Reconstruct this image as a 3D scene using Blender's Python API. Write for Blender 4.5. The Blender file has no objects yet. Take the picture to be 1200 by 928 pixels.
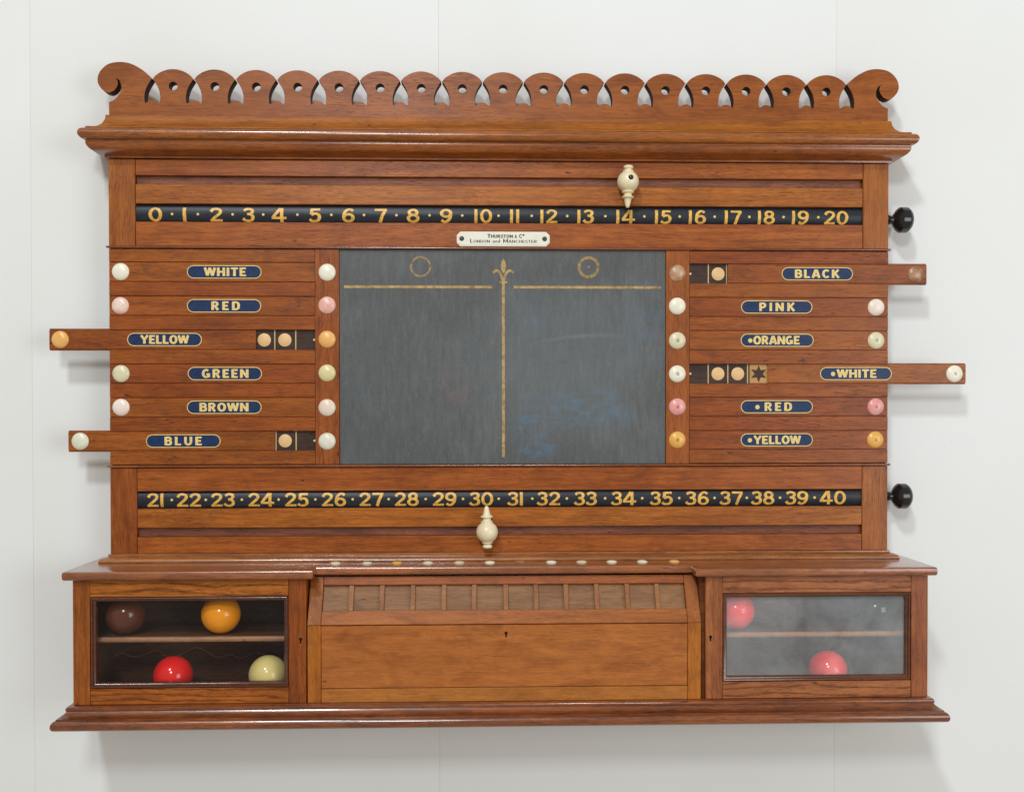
import bpy, math, random
from mathutils import Vector, Matrix
random.seed(7)
R = math.radians
S = 0.00115            # one working unit of the board, in metres
COL = bpy.context.scene.collection
sc = bpy.context.scene

# ------------------------------------------------------------ camera
def setup_camera():
    yaw, pit, rol = R(1.80), R(-0.732), R(-0.06)
    f = Vector((math.sin(yaw) * math.cos(pit), math.cos(yaw) * math.cos(pit), math.sin(pit)))
    r = Vector((math.cos(yaw), -math.sin(yaw), 0.0))
    u = r.cross(f)
    r2 = r * math.cos(rol) + u * math.sin(rol)
    u2 = u * math.cos(rol) - r * math.sin(rol)
    cd = bpy.data.cameras.new('camera')
    cd.lens = 36.0; cd.sensor_width = 36.0; cd.sensor_fit = 'HORIZONTAL'
    cd.shift_x = 4.3 / 1200; cd.shift_y = 32.9 / 1200
    cd.clip_start = 0.05; cd.clip_end = 50
    co = bpy.data.objects.new('camera', cd); COL.objects.link(co)
    m = Matrix((r2, u2, -f)).transposed().to_4x4()
    m.translation = Vector((-32 * S, -1200 * S, 0))
    co.matrix_world = m
    sc.camera = co
setup_camera()

# ------------------------------------------------------------ light
w = bpy.data.worlds.new('World'); sc.world = w; w.use_nodes = True
bg = w.node_tree.nodes['Background']
bg.inputs[0].default_value = (1.0, 0.92, 0.80, 1); bg.inputs[1].default_value = 0.385

def area(name, loc, target, size, power, color, size_y=None):
    l = bpy.data.lights.new(name, 'AREA'); l.energy = power; l.color = color
    l.shape = 'RECTANGLE'; l.size = size; l.size_y = size_y or size
    o = bpy.data.objects.new(name, l); COL.objects.link(o)
    o.location = loc
    d = Vector(target) - Vector(loc)
    o.rotation_euler = d.to_track_quat('-Z', 'Y').to_euler()
    return o
area('ceiling_lamp', (-1.05, -3.05, 3.10), (0, 0, -0.1), 0.42, 67, (0.89, 0.96, 1.0))
area('ceiling_lamp', (-0.35, -2.75, 1.40), (0, 0, -0.2), 0.40, 23, (0.90, 0.96, 1.0))
area('window_light', (2.0, -2.4, 0.05), (0.5, 0, -0.4), 1.3, 25, (0.91, 0.965, 1.0))

sc.view_settings.view_transform = 'Standard'
sc.view_settings.look = 'None'
sc.view_settings.exposure = 0.06
sc.view_settings.gamma = 1.0
sc.render.engine = 'CYCLES'
sc.cycles.max_bounces = 8
sc.cycles.transparent_max_bounces = 12

# ------------------------------------------------------------ node helpers
def newmat(name):
    m = bpy.data.materials.new(name); m.use_nodes = True
    nt = m.node_tree
    return m, nt, nt.nodes['Principled BSDF']
def N(nt, t, **kw):
    n = nt.nodes.new(t)
    for k, v in kw.items():
        if k in n.inputs: n.inputs[k].default_value = v
        else: setattr(n, k, v)
    return n
def math_n(nt, op, a, b=None, clamp=False):
    n = nt.nodes.new('ShaderNodeMath'); n.operation = op; n.use_clamp = clamp
    for i, v in enumerate((a, b)):
        if v is None: continue
        if hasattr(v, 'links') or hasattr(v, 'is_linked'): nt.links.new(v, n.inputs[i])
        else: n.inputs[i].default_value = v
    return n.outputs[0]
def ramp(nt, fac, stops):
    n = nt.nodes.new('ShaderNodeValToRGB'); e = n.color_ramp.elements
    while len(e) < len(stops): e.new(0.5)
    for i, (p, c) in enumerate(stops):
        e[i].position = p
        e[i].color = (c[0], c[1], c[2], 1) if hasattr(c, '__len__') else (c, c, c, 1)
    nt.links.new(fac, n.inputs[0]); return n.outputs[0]
def mixc(nt, fac, a, b, blend='MIX'):
    n = nt.nodes.new('ShaderNodeMix'); n.data_type = 'RGBA'; n.blend_type = blend
    for i, v in ((0, fac), (6, a), (7, b)):
        if hasattr(v, 'is_linked'): nt.links.new(v, n.inputs[i])
        elif i == 0: n.inputs[0].default_value = v
        else: n.inputs[i].default_value = (v[0], v[1], v[2], 1)
    return n.outputs[2]
def coords(nt, scale, per_object=True):
    tc = nt.nodes.new('ShaderNodeTexCoord')
    out = tc.outputs['Object']
    if per_object:
        oi = nt.nodes.new('ShaderNodeObjectInfo')
        vm = nt.nodes.new('ShaderNodeVectorMath'); vm.operation = 'MULTIPLY_ADD'
        vm.inputs[1].default_value = (11.3, 5.7, 8.9)
        nt.links.new(oi.outputs['Random'], vm.inputs[0]); nt.links.new(out, vm.inputs[2])
        out = vm.outputs[0]
    mp = nt.nodes.new('ShaderNodeMapping'); mp.inputs['Scale'].default_value = scale
    nt.links.new(out, mp.inputs[0]); return mp.outputs[0]
def noise(nt, vec, scale, detail=3.0, rough=0.55, dist=0.0):
    n = nt.nodes.new('ShaderNodeTexNoise')
    n.inputs['Scale'].default_value = scale; n.inputs['Detail'].default_value = detail
    n.inputs['Roughness'].default_value = rough; n.inputs['Distortion'].default_value = dist
    nt.links.new(vec, n.inputs['Vector']); return n.outputs['Fac']

# ------------------------------------------------------------ wood
def wood(name, axis, light, dark, pore=0.88, figure=0.0, rough=0.36, var=0.18, gloss=0.32, mottled=0.0, coat=0.0, bump=0.30):
    m, nt, b = newmat(name)
    L = nt.links.new
    al, ac = 1.0, 14.0                       # stretched 14:1 along the grain
    sv = (al, ac, ac) if axis == 'x' else (ac, ac, al)
    v = coords(nt, sv)
    # broad colour drift
    big = noise(nt, v, 5.0, 3, 0.5, 0.6)
    band = noise(nt, v, 24.0, 4, 0.6, 1.0)
    fine = noise(nt, v, 62.0, 3, 0.6)
    # short dark pores
    vp = coords(nt, (1, 22, 22) if axis == 'x' else (22, 22, 1))
    pores = noise(nt, vp, 46.0, 2, 0.6)
    vq = coords(nt, (1, 11, 11) if axis == 'x' else (11, 11, 1))
    pores2 = noise(nt, vq, 95.0, 2, 0.6)
    f1 = math_n(nt, 'ADD', math_n(nt, 'MULTIPLY', big, 0.45), math_n(nt, 'MULTIPLY', band, 0.40))
    f1 = math_n(nt, 'ADD', f1, math_n(nt, 'MULTIPLY', fine, 0.30))
    base = ramp(nt, f1, [(0.40, dark), (0.68, light)])
    if figure > 0:
        vf = coords(nt, (2.2, 16, 16) if axis == 'x' else (16, 16, 2.2))
        wv = nt.nodes.new('ShaderNodeTexWave'); wv.wave_type = 'BANDS'
        wv.bands_direction = 'Z' if axis == 'x' else 'X'
        wv.inputs['Scale'].default_value = 2.2; wv.inputs['Distortion'].default_value = 9.0
        wv.inputs['Detail'].default_value = 3.0; wv.inputs['Detail Scale'].default_value = 1.3
        wv.inputs['Detail Roughness'].default_value = 0.65
        L(vf, wv.inputs['Vector'])
        fg = ramp(nt, wv.outputs['Fac'], [(0.05, 0.0), (0.36, 1.0)])
        brk = ramp(nt, pores2, [(0.42, 0.35), (0.62, 1.0)])
        fgi = math_n(nt, 'MULTIPLY', math_n(nt, 'SUBTRACT', 1.0, fg), math_n(nt, 'MULTIPLY', brk, figure))
        base = mixc(nt, fgi, base, (dark[0] * 0.25, dark[1] * 0.2, dark[2] * 0.22))
    pm = ramp(nt, pores, [(0.30, 1.0), (0.44, 0.0)])
    pm2 = ramp(nt, pores2, [(0.30, 1.0), (0.42, 0.0)])
    pz = ramp(nt, noise(nt, coords(nt, (1, 3, 3) if axis == 'x' else (3, 3, 1)), 8.0, 3, 0.6, 0.5), [(0.36, 0.35), (0.62, 1.1)])
    pmx = math_n(nt, 'MULTIPLY', math_n(nt, 'MULTIPLY', math_n(nt, 'MAXIMUM', pm, pm2), pz), pore, True)
    base = mixc(nt, pmx, base, (dark[0] * 0.34, dark[1] * 0.30, dark[2] * 0.32))
    if mottled > 0:
        vm_ = coords(nt, (1, 1, 1))
        mo = noise(nt, vm_, 16.0, 4, 0.6, 1.5)
        base = mixc(nt, math_n(nt, 'MULTIPLY', ramp(nt, mo, [(0.42, 0.0), (0.7, 1.0)]), mottled), base,
                    (light[0] * 1.15, light[1] * 1.25, light[2] * 1.2))
    ag = noise(nt, coords(nt, (1, 2.2, 2.2) if axis == 'x' else (2.2, 2.2, 1)), 13.0, 5, 0.65, 1.2)
    base = mixc(nt, math_n(nt, 'MULTIPLY', ramp(nt, ag, [(0.46, 0.0), (0.68, 1.0)]), 0.42), base, (dark[0] * 0.50, dark[1] * 0.46, dark[2] * 0.5))
    # dark dings
    vd = coords(nt, (1, 2.5, 2.5) if axis == 'x' else (2.5, 2.5, 1))
    dg = ramp(nt, noise(nt, vd, 42.0, 2, 0.5), [(0.235, 1.0), (0.27, 0.0)])
    base = mixc(nt, math_n(nt, 'MULTIPLY', dg, 0.75), base, (0.03, 0.012, 0.008))
    oi = nt.nodes.new('ShaderNodeObjectInfo')
    hv = nt.nodes.new('ShaderNodeHueSaturation')
    vv = math_n(nt, 'ADD', math_n(nt, 'MULTIPLY', oi.outputs['Random'], var), 1.08 - var / 2)
    L(vv, hv.inputs['Value']); L(base, hv.inputs['Color'])
    rr = math_n(nt, 'ADD', math_n(nt, 'MULTIPLY', oi.outputs['Random'], 0.009), 0.4968)
    L(rr, hv.inputs['Hue'])
    L(hv.outputs[0], b.inputs['Base Color'])
    rg = math_n(nt, 'ADD', math_n(nt, 'MULTIPLY', fine, 0.22), rough - 0.11)
    rg = math_n(nt, 'ADD', rg, math_n(nt, 'MULTIPLY', pmx, 0.15))
    L(rg, b.inputs['Roughness'])
    b.inputs['Specular IOR Level'].default_value = gloss
    b.inputs['Coat Weight'].default_value = coat; b.inputs['Coat Roughness'].default_value = 0.13
    bp = nt.nodes.new('ShaderNodeBump'); bp.inputs['Strength'].default_value = bump
    bp.inputs['Distance'].default_value = 0.0004
    hh = math_n(nt, 'SUBTRACT', math_n(nt, 'MULTIPLY', fine, 0.35), math_n(nt, 'MULTIPLY', pmx, 0.5))
    wav = noise(nt, coords(nt, (1, 1, 1)), 34.0, 2, 0.5)
    hh = math_n(nt, 'ADD', hh, math_n(nt, 'MULTIPLY', wav, 1.6))
    L(hh, bp.inputs['Height']); L(bp.outputs[0], b.inputs['Normal'])
    return m

LT, DK = (0.42, 0.118, 0.016), (0.225, 0.050, 0.006)
W = {}
W['h'] = wood('oak along', 'x', LT, DK, figure=0.28)
W['v'] = wood('oak upright', 'z', (0.36, 0.098, 0.015), (0.18, 0.040, 0.006))
W['mid'] = wood('oak of the slats', 'x', (0.33, 0.080, 0.010), (0.165, 0.034, 0.005))
W['slide'] = wood('oak of the slides', 'x', (0.33, 0.083, 0.011), (0.16, 0.034, 0.005), var=0.22)
W['figh'] = wood('figured oak along', 'x', (0.44, 0.128, 0.016), (0.23, 0.054, 0.007), figure=0.9)
W['figv'] = wood('figured oak upright', 'z', (0.34, 0.088, 0.013), (0.18, 0.040, 0.006), figure=0.4)
W['crest'] = wood('oak of the crest', 'x', (0.31, 0.080, 0.018), (0.18, 0.042, 0.009), pore=0.6, gloss=0.25)
W['corn'] = wood('polished moulding oak', 'x', (0.38, 0.100, 0.010), (0.15, 0.030, 0.004), rough=0.26, pore=0.95, gloss=0.4, coat=0.7, figure=0.25)
W['cove'] = wood('matt golden moulding oak', 'x', (0.38, 0.118, 0.015), (0.20, 0.052, 0.007), rough=0.5, pore=0.6, gloss=0.25)
W['slope'] = wood('dulled sloping oak', 'x', (0.38, 0.108, 0.022), (0.22, 0.056, 0.010), rough=0.52, pore=0.6, gloss=0.3)
W['slopev'] = wood('dulled upright oak', 'z', (0.38, 0.112, 0.020), (0.21, 0.056, 0.010), rough=0.52, pore=0.7, gloss=0.3)
W['mould'] = wood('worn moulding oak', 'x', (0.30, 0.080, 0.016), (0.10, 0.024, 0.007), rough=0.26, pore=0.95, gloss=0.4, figure=0.4, coat=0.9)
W['groove'] = wood('dark groove wood', 'x', (0.24, 0.080, 0.045), (0.10, 0.034, 0.020), rough=0.5, gloss=0.25)
W['gold'] = wood('golden oak panel', 'x', (0.44, 0.142, 0.030), (0.27, 0.076, 0.014), pore=0.55, mottled=0.3, rough=0.38, var=0.04)
W['goldv'] = wood('golden oak stile', 'z', (0.44, 0.135, 0.016), (0.25, 0.066, 0.008), pore=0.6)
W['cell'] = wood('pale grey brown oak', 'x', (0.30, 0.145, 0.062), (0.18, 0.080, 0.034), pore=0.55, rough=0.55, var=0.2, gloss=0.3)
W['divid'] = wood('pale divider oak', 'z', (0.34, 0.135, 0.045), (0.20, 0.075, 0.026), rough=0.5, gloss=0.3)
W['slab'] = wood('worn shelf slab oak', 'x', (0.40, 0.125, 0.030), (0.17, 0.048, 0.013), rough=0.28, pore=0.95, gloss=0.5, figure=0.3, coat=0.9)
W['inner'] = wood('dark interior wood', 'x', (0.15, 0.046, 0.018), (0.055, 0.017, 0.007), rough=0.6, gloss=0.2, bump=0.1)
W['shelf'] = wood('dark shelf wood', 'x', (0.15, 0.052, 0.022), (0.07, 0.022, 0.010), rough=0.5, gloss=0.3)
W['edge'] = wood('worn pale shelf edge', 'x', (0.42, 0.20, 0.095), (0.24, 0.10, 0.045), rough=0.45, gloss=0.4)
W['carc'] = wood('carcass oak', 'x', (0.22, 0.068, 0.020), (0.10, 0.028, 0.009))
W['ebwood'] = wood('dark tally wood', 'x', (0.070, 0.034, 0.022), (0.026, 0.012, 0.008), rough=0.45, gloss=0.3)
W['box'] = wood('pale boxwood', 'x', (0.55, 0.30, 0.11), (0.42, 0.20, 0.065), pore=0.3, rough=0.45)

def plain(name, c, rough=0.4, spec=0.5, mott=0.0, c2=None, scale=60.0, bump=0.0, metal=0.0, coat=0.0):
    m, nt, b = newmat(name); L = nt.links.new
    b.inputs['Roughness'].default_value = rough
    b.inputs['Specular IOR Level'].default_value = spec
    b.inputs['Metallic'].default_value = metal
    b.inputs['Coat Weight'].default_value = coat
    b.inputs['Coat Roughness'].default_value = 0.08
    if mott > 0:
        v = coords(nt, (1, 1, 1))
        f = noise(nt, v, scale, 4, 0.6, 0.5)
        c2 = c2 or tuple(x * 0.6 for x in c)
        L(mixc(nt, math_n(nt, 'MULTIPLY', ramp(nt, f, [(0.38, 0.0), (0.68, 1.0)]), mott), c, c2), b.inputs['Base Color'])
        if bump:
            bp = nt.nodes.new('ShaderNodeBump'); bp.inputs['Strength'].default_value = bump
            bp.inputs['Distance'].default_value = 0.0005
            L(f, bp.inputs['Height']); L(bp.outputs[0], b.inputs['Normal'])
    else:
        b.inputs['Base Color'].default_value = (*c, 1)
    return m
gilt = plain('old gilding', (0.88, 0.51, 0.09), 0.40, 0.5, 0.9, (0.50, 0.25, 0.045), 240.0, 0.3)
giltpale = plain('pale gilt lettering', (0.86, 0.63, 0.23), 0.45, 0.4, 0.6, (0.50, 0.33, 0.12), 420.0)
giltworn = plain('worn gilt on slate', (0.50, 0.33, 0.12), 0.5, 0.4, 0.85, (0.19, 0.11, 0.05), 150.0, 0.3)
ringgilt = plain('rubbed gilt ring', (0.40, 0.25, 0.09), 0.5, 0.4, 1.0, (0.12, 0.08, 0.05), 230.0, 0.5)
rollerblk = plain('black painted roller', (0.014, 0.017, 0.025), 0.40, 0.35, 0.5, (0.030, 0.033, 0.040), 130.0, 0.12)
ebony = plain('polished ebony', (0.010, 0.009, 0.009), 0.18, 0.55)
navy = plain('dark blue enamel', (0.009, 0.027, 0.090), 0.38, 0.25, 0.8, (0.022, 0.043, 0.100), 170.0)
ivory = plain('turned ivory', (0.84, 0.74, 0.50), 0.30, 0.5, 0.7, (0.72, 0.57, 0.32), 45.0)
ivorypl = plain('ivory plate', (0.80, 0.77, 0.66), 0.35, 0.4, 0.4, (0.68, 0.64, 0.50), 60.0)
ink = plain('black ink', (0.02, 0.02, 0.02), 0.5)
hole_m = plain('dark hole', (0.006, 0.005, 0.004), 0.7, 0.1)
steel = plain('tarnished screw', (0.06, 0.052, 0.045), 0.45, 0.5, 0.5, (0.02, 0.018, 0.016), 900.0)
peach = plain('inlaid bone dot', (0.78, 0.50, 0.235), 0.45, 0.4, 0.4, (0.66, 0.39, 0.17), 90.0)
brass = plain('brass line', (0.62, 0.45, 0.20), 0.4, 0.5, 0.4)

def ball_mat(name, c, rough=0.10, c2=None, mott=0.0):
    return plain(name, c, rough, 0.5, mott, c2, 40.0, coat=0.0)

cutedge = plain('stained cut edge with painted shade', (0.045, 0.020, 0.012), 0.6, 0.2)  # stain, plus the shade inside the piercings painted into the colour

def slate_mat():
    m, nt, b = newmat('writing slate'); L = nt.links.new
    v = coords(nt, (1, 1, 1), False)
    vs = coords(nt, (11, 11, 2.0), False)
    a = noise(nt, vs, 14.0, 5, 0.65, 0.4)
    c = noise(nt, v, 9.0, 5, 0.6, 0.8)
    g = noise(nt, v, 260.0, 2, 0.6)
    f = math_n(nt, 'ADD', math_n(nt, 'MULTIPLY', a, 0.5), math_n(nt, 'MULTIPLY', c, 0.5))
    base = ramp(nt, f, [(0.36, (0.058, 0.060, 0.061)), (0.50, (0.076, 0.079, 0.081)), (0.64, (0.106, 0.111, 0.114))])
    # worm-like wiped streaks of chalk dust
    st = noise(nt, vs, 34.0, 3, 0.6, 1.2)
    base = mixc(nt, math_n(nt, 'MULTIPLY', ramp(nt, st, [(0.55, 0.0), (0.68, 1.0)]), 0.12), base, (0.26, 0.27, 0.27))
    base = mixc(nt, math_n(nt, 'MULTIPLY', ramp(nt, st, [(0.30, 1.0), (0.42, 0.0)]), 0.25), base, (0.065, 0.066, 0.064))
    base = mixc(nt, math_n(nt, 'MULTIPLY', g, 0.12), base, (0.30, 0.31, 0.31))
    # rubbed blue chalk
    sep = nt.nodes.new('ShaderNodeSeparateXYZ'); tc = nt.nodes.new('ShaderNodeTexCoord')
    L(tc.outputs['Object'], sep.inputs[0])
    def blob(cx, cz, rx, rz):
        dx = math_n(nt, 'DIVIDE', math_n(nt, 'SUBTRACT', sep.outputs[0], cx * S), rx * S)
        dz = math_n(nt, 'DIVIDE', math_n(nt, 'SUBTRACT', sep.outputs[2], cz * S), rz * S)
        q = math_n(nt, 'ADD', math_n(nt, 'MULTIPLY', dx, dx), math_n(nt, 'MULTIPLY', dz, dz))
        return math_n(nt, 'SUBTRACT', 1.0, q, True)
    vb = coords(nt, (1, 1, 2.2), False)
    sm = ramp(nt, noise(nt, vb, 26.0, 4, 0.6, 1.2), [(0.42, 0.0), (0.62, 1.0)])
    tot = None
    for cx, cz, rx, rz, k in ((85, -58, 72, 34, 0.9), (120, -70, 40, 18, 1.0), (32, -78, 26, 42, 0.8), (40, -108, 30, 14, 1.0),
                              (35, 30, 22, 50, 0.45), (170, 40, 40, 60, 0.3), (-165, -50, 24, 20, 0.2), (60, 0, 120, 90, 0.20)):
        q = math_n(nt, 'MULTIPLY', blob(cx, cz, rx, rz), k)
        tot = q if tot is None else math_n(nt, 'MAXIMUM', tot, q)
    base = mixc(nt, math_n(nt, 'MULTIPLY', math_n(nt, 'MULTIPLY', tot, sm), 0.50, True), base, (0.075, 0.19, 0.31))
    gr = math_n(nt, 'MULTIPLY', blob(60, -10, 130, 110), 0.30)
    base = mixc(nt, gr, base, (0.17, 0.19, 0.19))
    # a wiped pale arc of chalk
    dz = math_n(nt, 'SUBTRACT', sep.outputs[2], 26 * S)
    dxx = math_n(nt, 'SUBTRACT', sep.outputs[0], 118 * S)
    cur = math_n(nt, 'MULTIPLY', math_n(nt, 'MULTIPLY', dxx, dxx), 1.2)
    band = math_n(nt, 'SUBTRACT', 1.0, math_n(nt, 'DIVIDE', math_n(nt, 'ABSOLUTE', math_n(nt, 'ADD', dz, cur)), 3.2 * S), True)
    lim = math_n(nt, 'SUBTRACT', 1.0, math_n(nt, 'DIVIDE', math_n(nt, 'ABSOLUTE', math_n(nt, 'SUBTRACT', sep.outputs[0], 90 * S)), 62 * S), True)
    base = mixc(nt, math_n(nt, 'MULTIPLY', math_n(nt, 'MULTIPLY', band, lim), 0.22), base, (0.26, 0.33, 0.40))
    # reddish rub
    rb = math_n(nt, 'MULTIPLY', math_n(nt, 'MULTIPLY', blob(-52, -30, 26, 30), sm), 0.25)
    base = mixc(nt, rb, base, (0.26, 0.15, 0.12))
    L(base, b.inputs['Base Color'])
    b.inputs['Roughness'].default_value = 0.55
    b.inputs['Specular IOR Level'].default_value = 0.4
    bp = nt.nodes.new('ShaderNodeBump'); bp.inputs['Strength'].default_value = 0.15; bp.inputs['Distance'].default_value = 0.0006
    L(f, bp.inputs['Height']); L(bp.outputs[0], b.inputs['Normal'])
    return m

def wall_mat():
    m, nt, b = newmat('off white painted boarding'); L = nt.links.new
    v = coords(nt, (1, 1, 1))
    n1 = noise(nt, v, 3.0, 4, 0.5, 0.3)
    n2 = noise(nt, v, 70.0, 4, 0.6)
    base = mixc(nt, ramp(nt, n1, [(0.35, 0.0), (0.7, 1.0)]), (0.785, 0.785, 0.770), (0.815, 0.818, 0.81))
    base = mixc(nt, math_n(nt, 'MULTIPLY', ramp(nt, noise(nt, v, 1.3, 3, 0.6, 0.8), [(0.5, 0.0), (0.7, 1.0)]), 0.7), base, (0.765, 0.76, 0.73))
    sp = ramp(nt, noise(nt, v, 120.0, 2, 0.5), [(0.20, 1.0), (0.235, 0.0)])
    base = mixc(nt, math_n(nt, 'MULTIPLY', sp, 0.25), base, (0.5, 0.5, 0.5))
    L(base, b.inputs['Base Color'])
    b.inputs['Roughness'].default_value = 0.62; b.inputs['Specular IOR Level'].default_value = 0.25
    bp = nt.nodes.new('ShaderNodeBump'); bp.inputs['Strength'].default_value = 0.32; bp.inputs['Distance'].default_value = 0.0014
    h = math_n(nt, 'ADD', math_n(nt, 'MULTIPLY', n2, 0.35), math_n(nt, 'MULTIPLY', noise(nt, v, 14.0, 3, 0.5), 1.2))
    L(h, bp.inputs['Height']); L(bp.outputs[0], b.inputs['Normal'])
    return m

def glass_mat(name, veil, veilcol, rough):
    m, nt, b = newmat(name); L = nt.links.new
    nt.nodes.remove(b)
    out = nt.nodes['Material Output']
    tr = nt.nodes.new('ShaderNodeBsdfTransparent'); tc_ = 0.99 - veil * 0.45; tr.inputs[0].default_value = (tc_, tc_, tc_, 1)
    gl = nt.nodes.new('ShaderNodeBsdfGlossy'); gl.inputs['Roughness'].default_value = rough
    fr = nt.nodes.new('ShaderNodeFresnel'); geo = nt.nodes.new('ShaderNodeNewGeometry')
    L(math_n(nt, 'SUBTRACT', 1.45, math_n(nt, 'MULTIPLY', geo.outputs['Backfacing'], 1.45 - 1 / 1.45)), fr.inputs['IOR'])
    gl.inputs[0].default_value = (0.20, 0.20, 0.205, 1)
    mx = nt.nodes.new('ShaderNodeMixShader'); L(fr.outputs[0], mx.inputs[0]); L(tr.outputs[0], mx.inputs[1]); L(gl.outputs[0], mx.inputs[2])
    df = nt.nodes.new('ShaderNodeBsdfDiffuse'); df.inputs[0].default_value = (*veilcol, 1)
    v = coords(nt, (1, 1, 1))
    n1 = noise(nt, v, 11.0, 5, 0.6, 0.8)
    f = ramp(nt, n1, [(0.32, veil * 0.62), (0.68, min(1, veil * 1.35))])
    sp = ramp(nt, noise(nt, v, 260.0, 2, 0.5), [(0.70, 0.0), (0.78, 0.35)])
    f2 = math_n(nt, 'ADD', f, math_n(nt, 'MULTIPLY', sp, veil * 2.0), True)
    cm = nt.nodes.new('ShaderNodeVectorMath'); cm.operation = 'SCALE'; cm.inputs[0].default_value = veilcol
    L(f2, cm.inputs['Scale']); L(cm.outputs[0], df.inputs[0])
    m2 = nt.nodes.new('ShaderNodeAddShader'); L(mx.outputs[0], m2.inputs[0]); L(df.outputs[0], m2.inputs[1])
    L(m2.outputs[0], out.inputs['Surface'])
    return m

# ------------------------------------------------------------ mesh builder (working units)
WORLD_ORG = {}
class M:
    def __init__(s): s.v = []; s.f = []; s.mi = []
    def add(s, vs, fs, mi=0):
        k = len(s.v); s.v += [tuple(p) for p in vs]
        for f in fs: s.f.append(tuple(i + k for i in f)); s.mi.append(mi)
    def box(s, x0, x1, y0, y1, z0, z1, c=0.35, mi=0, xf=None):
        """box with every edge chamfered; y0 is the front"""
        c = min(c, (x1 - x0) * .45, (y1 - y0) * .45, (z1 - z0) * .45)
        X, Y, Z = (x0, x1), (y0, y1), (z0, z1)
        vs = []; idx = {}
        for i in (0, 1):
            for j in (0, 1):
                for k in (0, 1):
                    dx = c if i == 0 else -c; dy = c if j == 0 else -c; dz = c if k == 0 else -c
                    for a, p in enumerate(((X[i], Y[j] + dy, Z[k] + dz), (X[i] + dx, Y[j], Z[k] + dz), (X[i] + dx, Y[j] + dy, Z[k]))):
                        idx[i, j, k, a] = len(vs); vs.append(p)
        fs = []
        def q(*a): fs.append([idx[t] for t in a])
        for i in (0, 1):
            q((i, 0, 0, 0), (i, 1, 0, 0), (i, 1, 1, 0), (i, 0, 1, 0))
            q((0, i, 0, 1), (1, i, 0, 1), (1, i, 1, 1), (0, i, 1, 1))
            q((0, 0, i, 2), (1, 0, i, 2), (1, 1, i, 2), (0, 1, i, 2))
        for i in (0, 1):
            for j in (0, 1):
                q((i, j, 0, 0), (i, j, 1, 0), (i, j, 1, 1), (i, j, 0, 1))
                q((i, 0, j, 0), (i, 1, j, 0), (i, 1, j, 2), (i, 0, j, 2))
                q((0, i, j, 1), (1, i, j, 1), (1, i, j, 2), (0, i, j, 2))
                for k in (0, 1):
                    fs.append([idx[i, j, k, a] for a in range(3)])
        if xf: vs = [xf(*p) for p in vs]
        s.add(vs, fs, mi)
    def extrude_x(s, prof, x0, x1, mi=0):
        n = len(prof)
        vs = [(x0, y, z) for y, z in prof] + [(x1, y, z) for y, z in prof]
        fs = [(i, (i + 1) % n, n + (i + 1) % n, n + i) for i in range(n)] + [tuple(range(n)), tuple(range(n, 2 * n))]
        s.add(vs, fs, mi)
    def prism_y(s, pts, y0, y1, mi=0):
        n = len(pts)
        vs = [(x, y0, z) for x, z in pts] + [(x, y1, z) for x, z in pts]
        fs = [(i, (i + 1) % n, n + (i + 1) % n, n + i) for i in range(n)] + [tuple(range(n)), tuple(range(n, 2 * n))]
        s.add(vs, fs, mi)
    def sweep(s, path, prof, closed=False, cap=True, mi=0):
        """path in plan (x, y), travelled left to right with 'out' on its right hand; prof = (out, z)"""
        n = len(path); dirs = []
        for i in range(n - (0 if closed else 1)):
            a, b = path[i], path[(i + 1) % n]; d = Vector((b[0] - a[0], b[1] - a[1])).normalized()
            dirs.append(Vector((d.y, -d.x)))
        off = []
        for i in range(n):
            if closed: na, nb = dirs[i - 1], dirs[i]
            else: na, nb = dirs[max(i - 1, 0)], dirs[min(i, n - 2)]
            o = na + nb; o = o / (1 + na.dot(nb)); off.append(o)
        vs = []
        for p, o in zip(path, off):
            for q, z in prof: vs.append((p[0] + o.x * q, p[1] + o.y * q, z))
        m = len(prof); fs = []
        for i in range(n - (0 if closed else 1)):
            for j in range(m - 1):
                a = i * m + j; b = ((i + 1) % n) * m + j
                fs.append((a, a + 1, b + 1, b))
        if cap:
            fs.append(tuple(i * m for i in range(n))); fs.append(tuple(i * m + m - 1 for i in range(n)))
        s.add(vs, fs, mi)
    def frame(s, x0, x1, z0, z1, prof, mi=0):
        """mitred picture-frame moulding; prof = (inset, y)"""
        vs = []; m = len(prof)
        for sx, sz in ((0, 0), (1, 0), (1, 1), (0, 1)):
            for q, y in prof:
                vs.append(((x0 + q) if sx == 0 else (x1 - q), y, (z0 + q) if sz == 0 else (z1 - q)))
        fs = []
        for i in range(4):
            for j in range(m - 1):
                a = i * m + j; b = ((i + 1) % 4) * m + j
                fs.append((a, a + 1, b + 1, b))
        s.add(vs, fs, mi)
    def lathe(s, prof, axis='z', seg=32, c=(0, 0, 0), mi=0):
        """prof = (radius, position along axis)"""
        vs = []; rings = []
        for r, h in prof:
            ring = []
            if r < 1e-6:
                k = len(vs); ring = [k] * seg; p = [(0, 0)]
            else:
                k = len(vs); ring = [k + i for i in range(seg)]
                p = [(r * math.cos(2 * math.pi * i / seg), r * math.sin(2 * math.pi * i / seg)) for i in range(seg)]
            for a, b in p:
                if axis == 'z': vs.append((c[0] + a, c[1] + b, c[2] + h))
                elif axis == 'x': vs.append((c[0] + h, c[1] + a, c[2] + b))
                else: vs.append((c[0] + a, c[1] - h, c[2] + b))
            rings.append(ring)
        fs = []
        for A, B in zip(rings[:-1], rings[1:]):
            for i in range(seg):
                j = (i + 1) % seg
                f = []
                for t in (A[i], A[j], B[j], B[i]):
                    if t not in f: f.append(t)
                if len(f) > 2: fs.append(tuple(f))
        s.add(vs, fs, mi)
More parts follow.
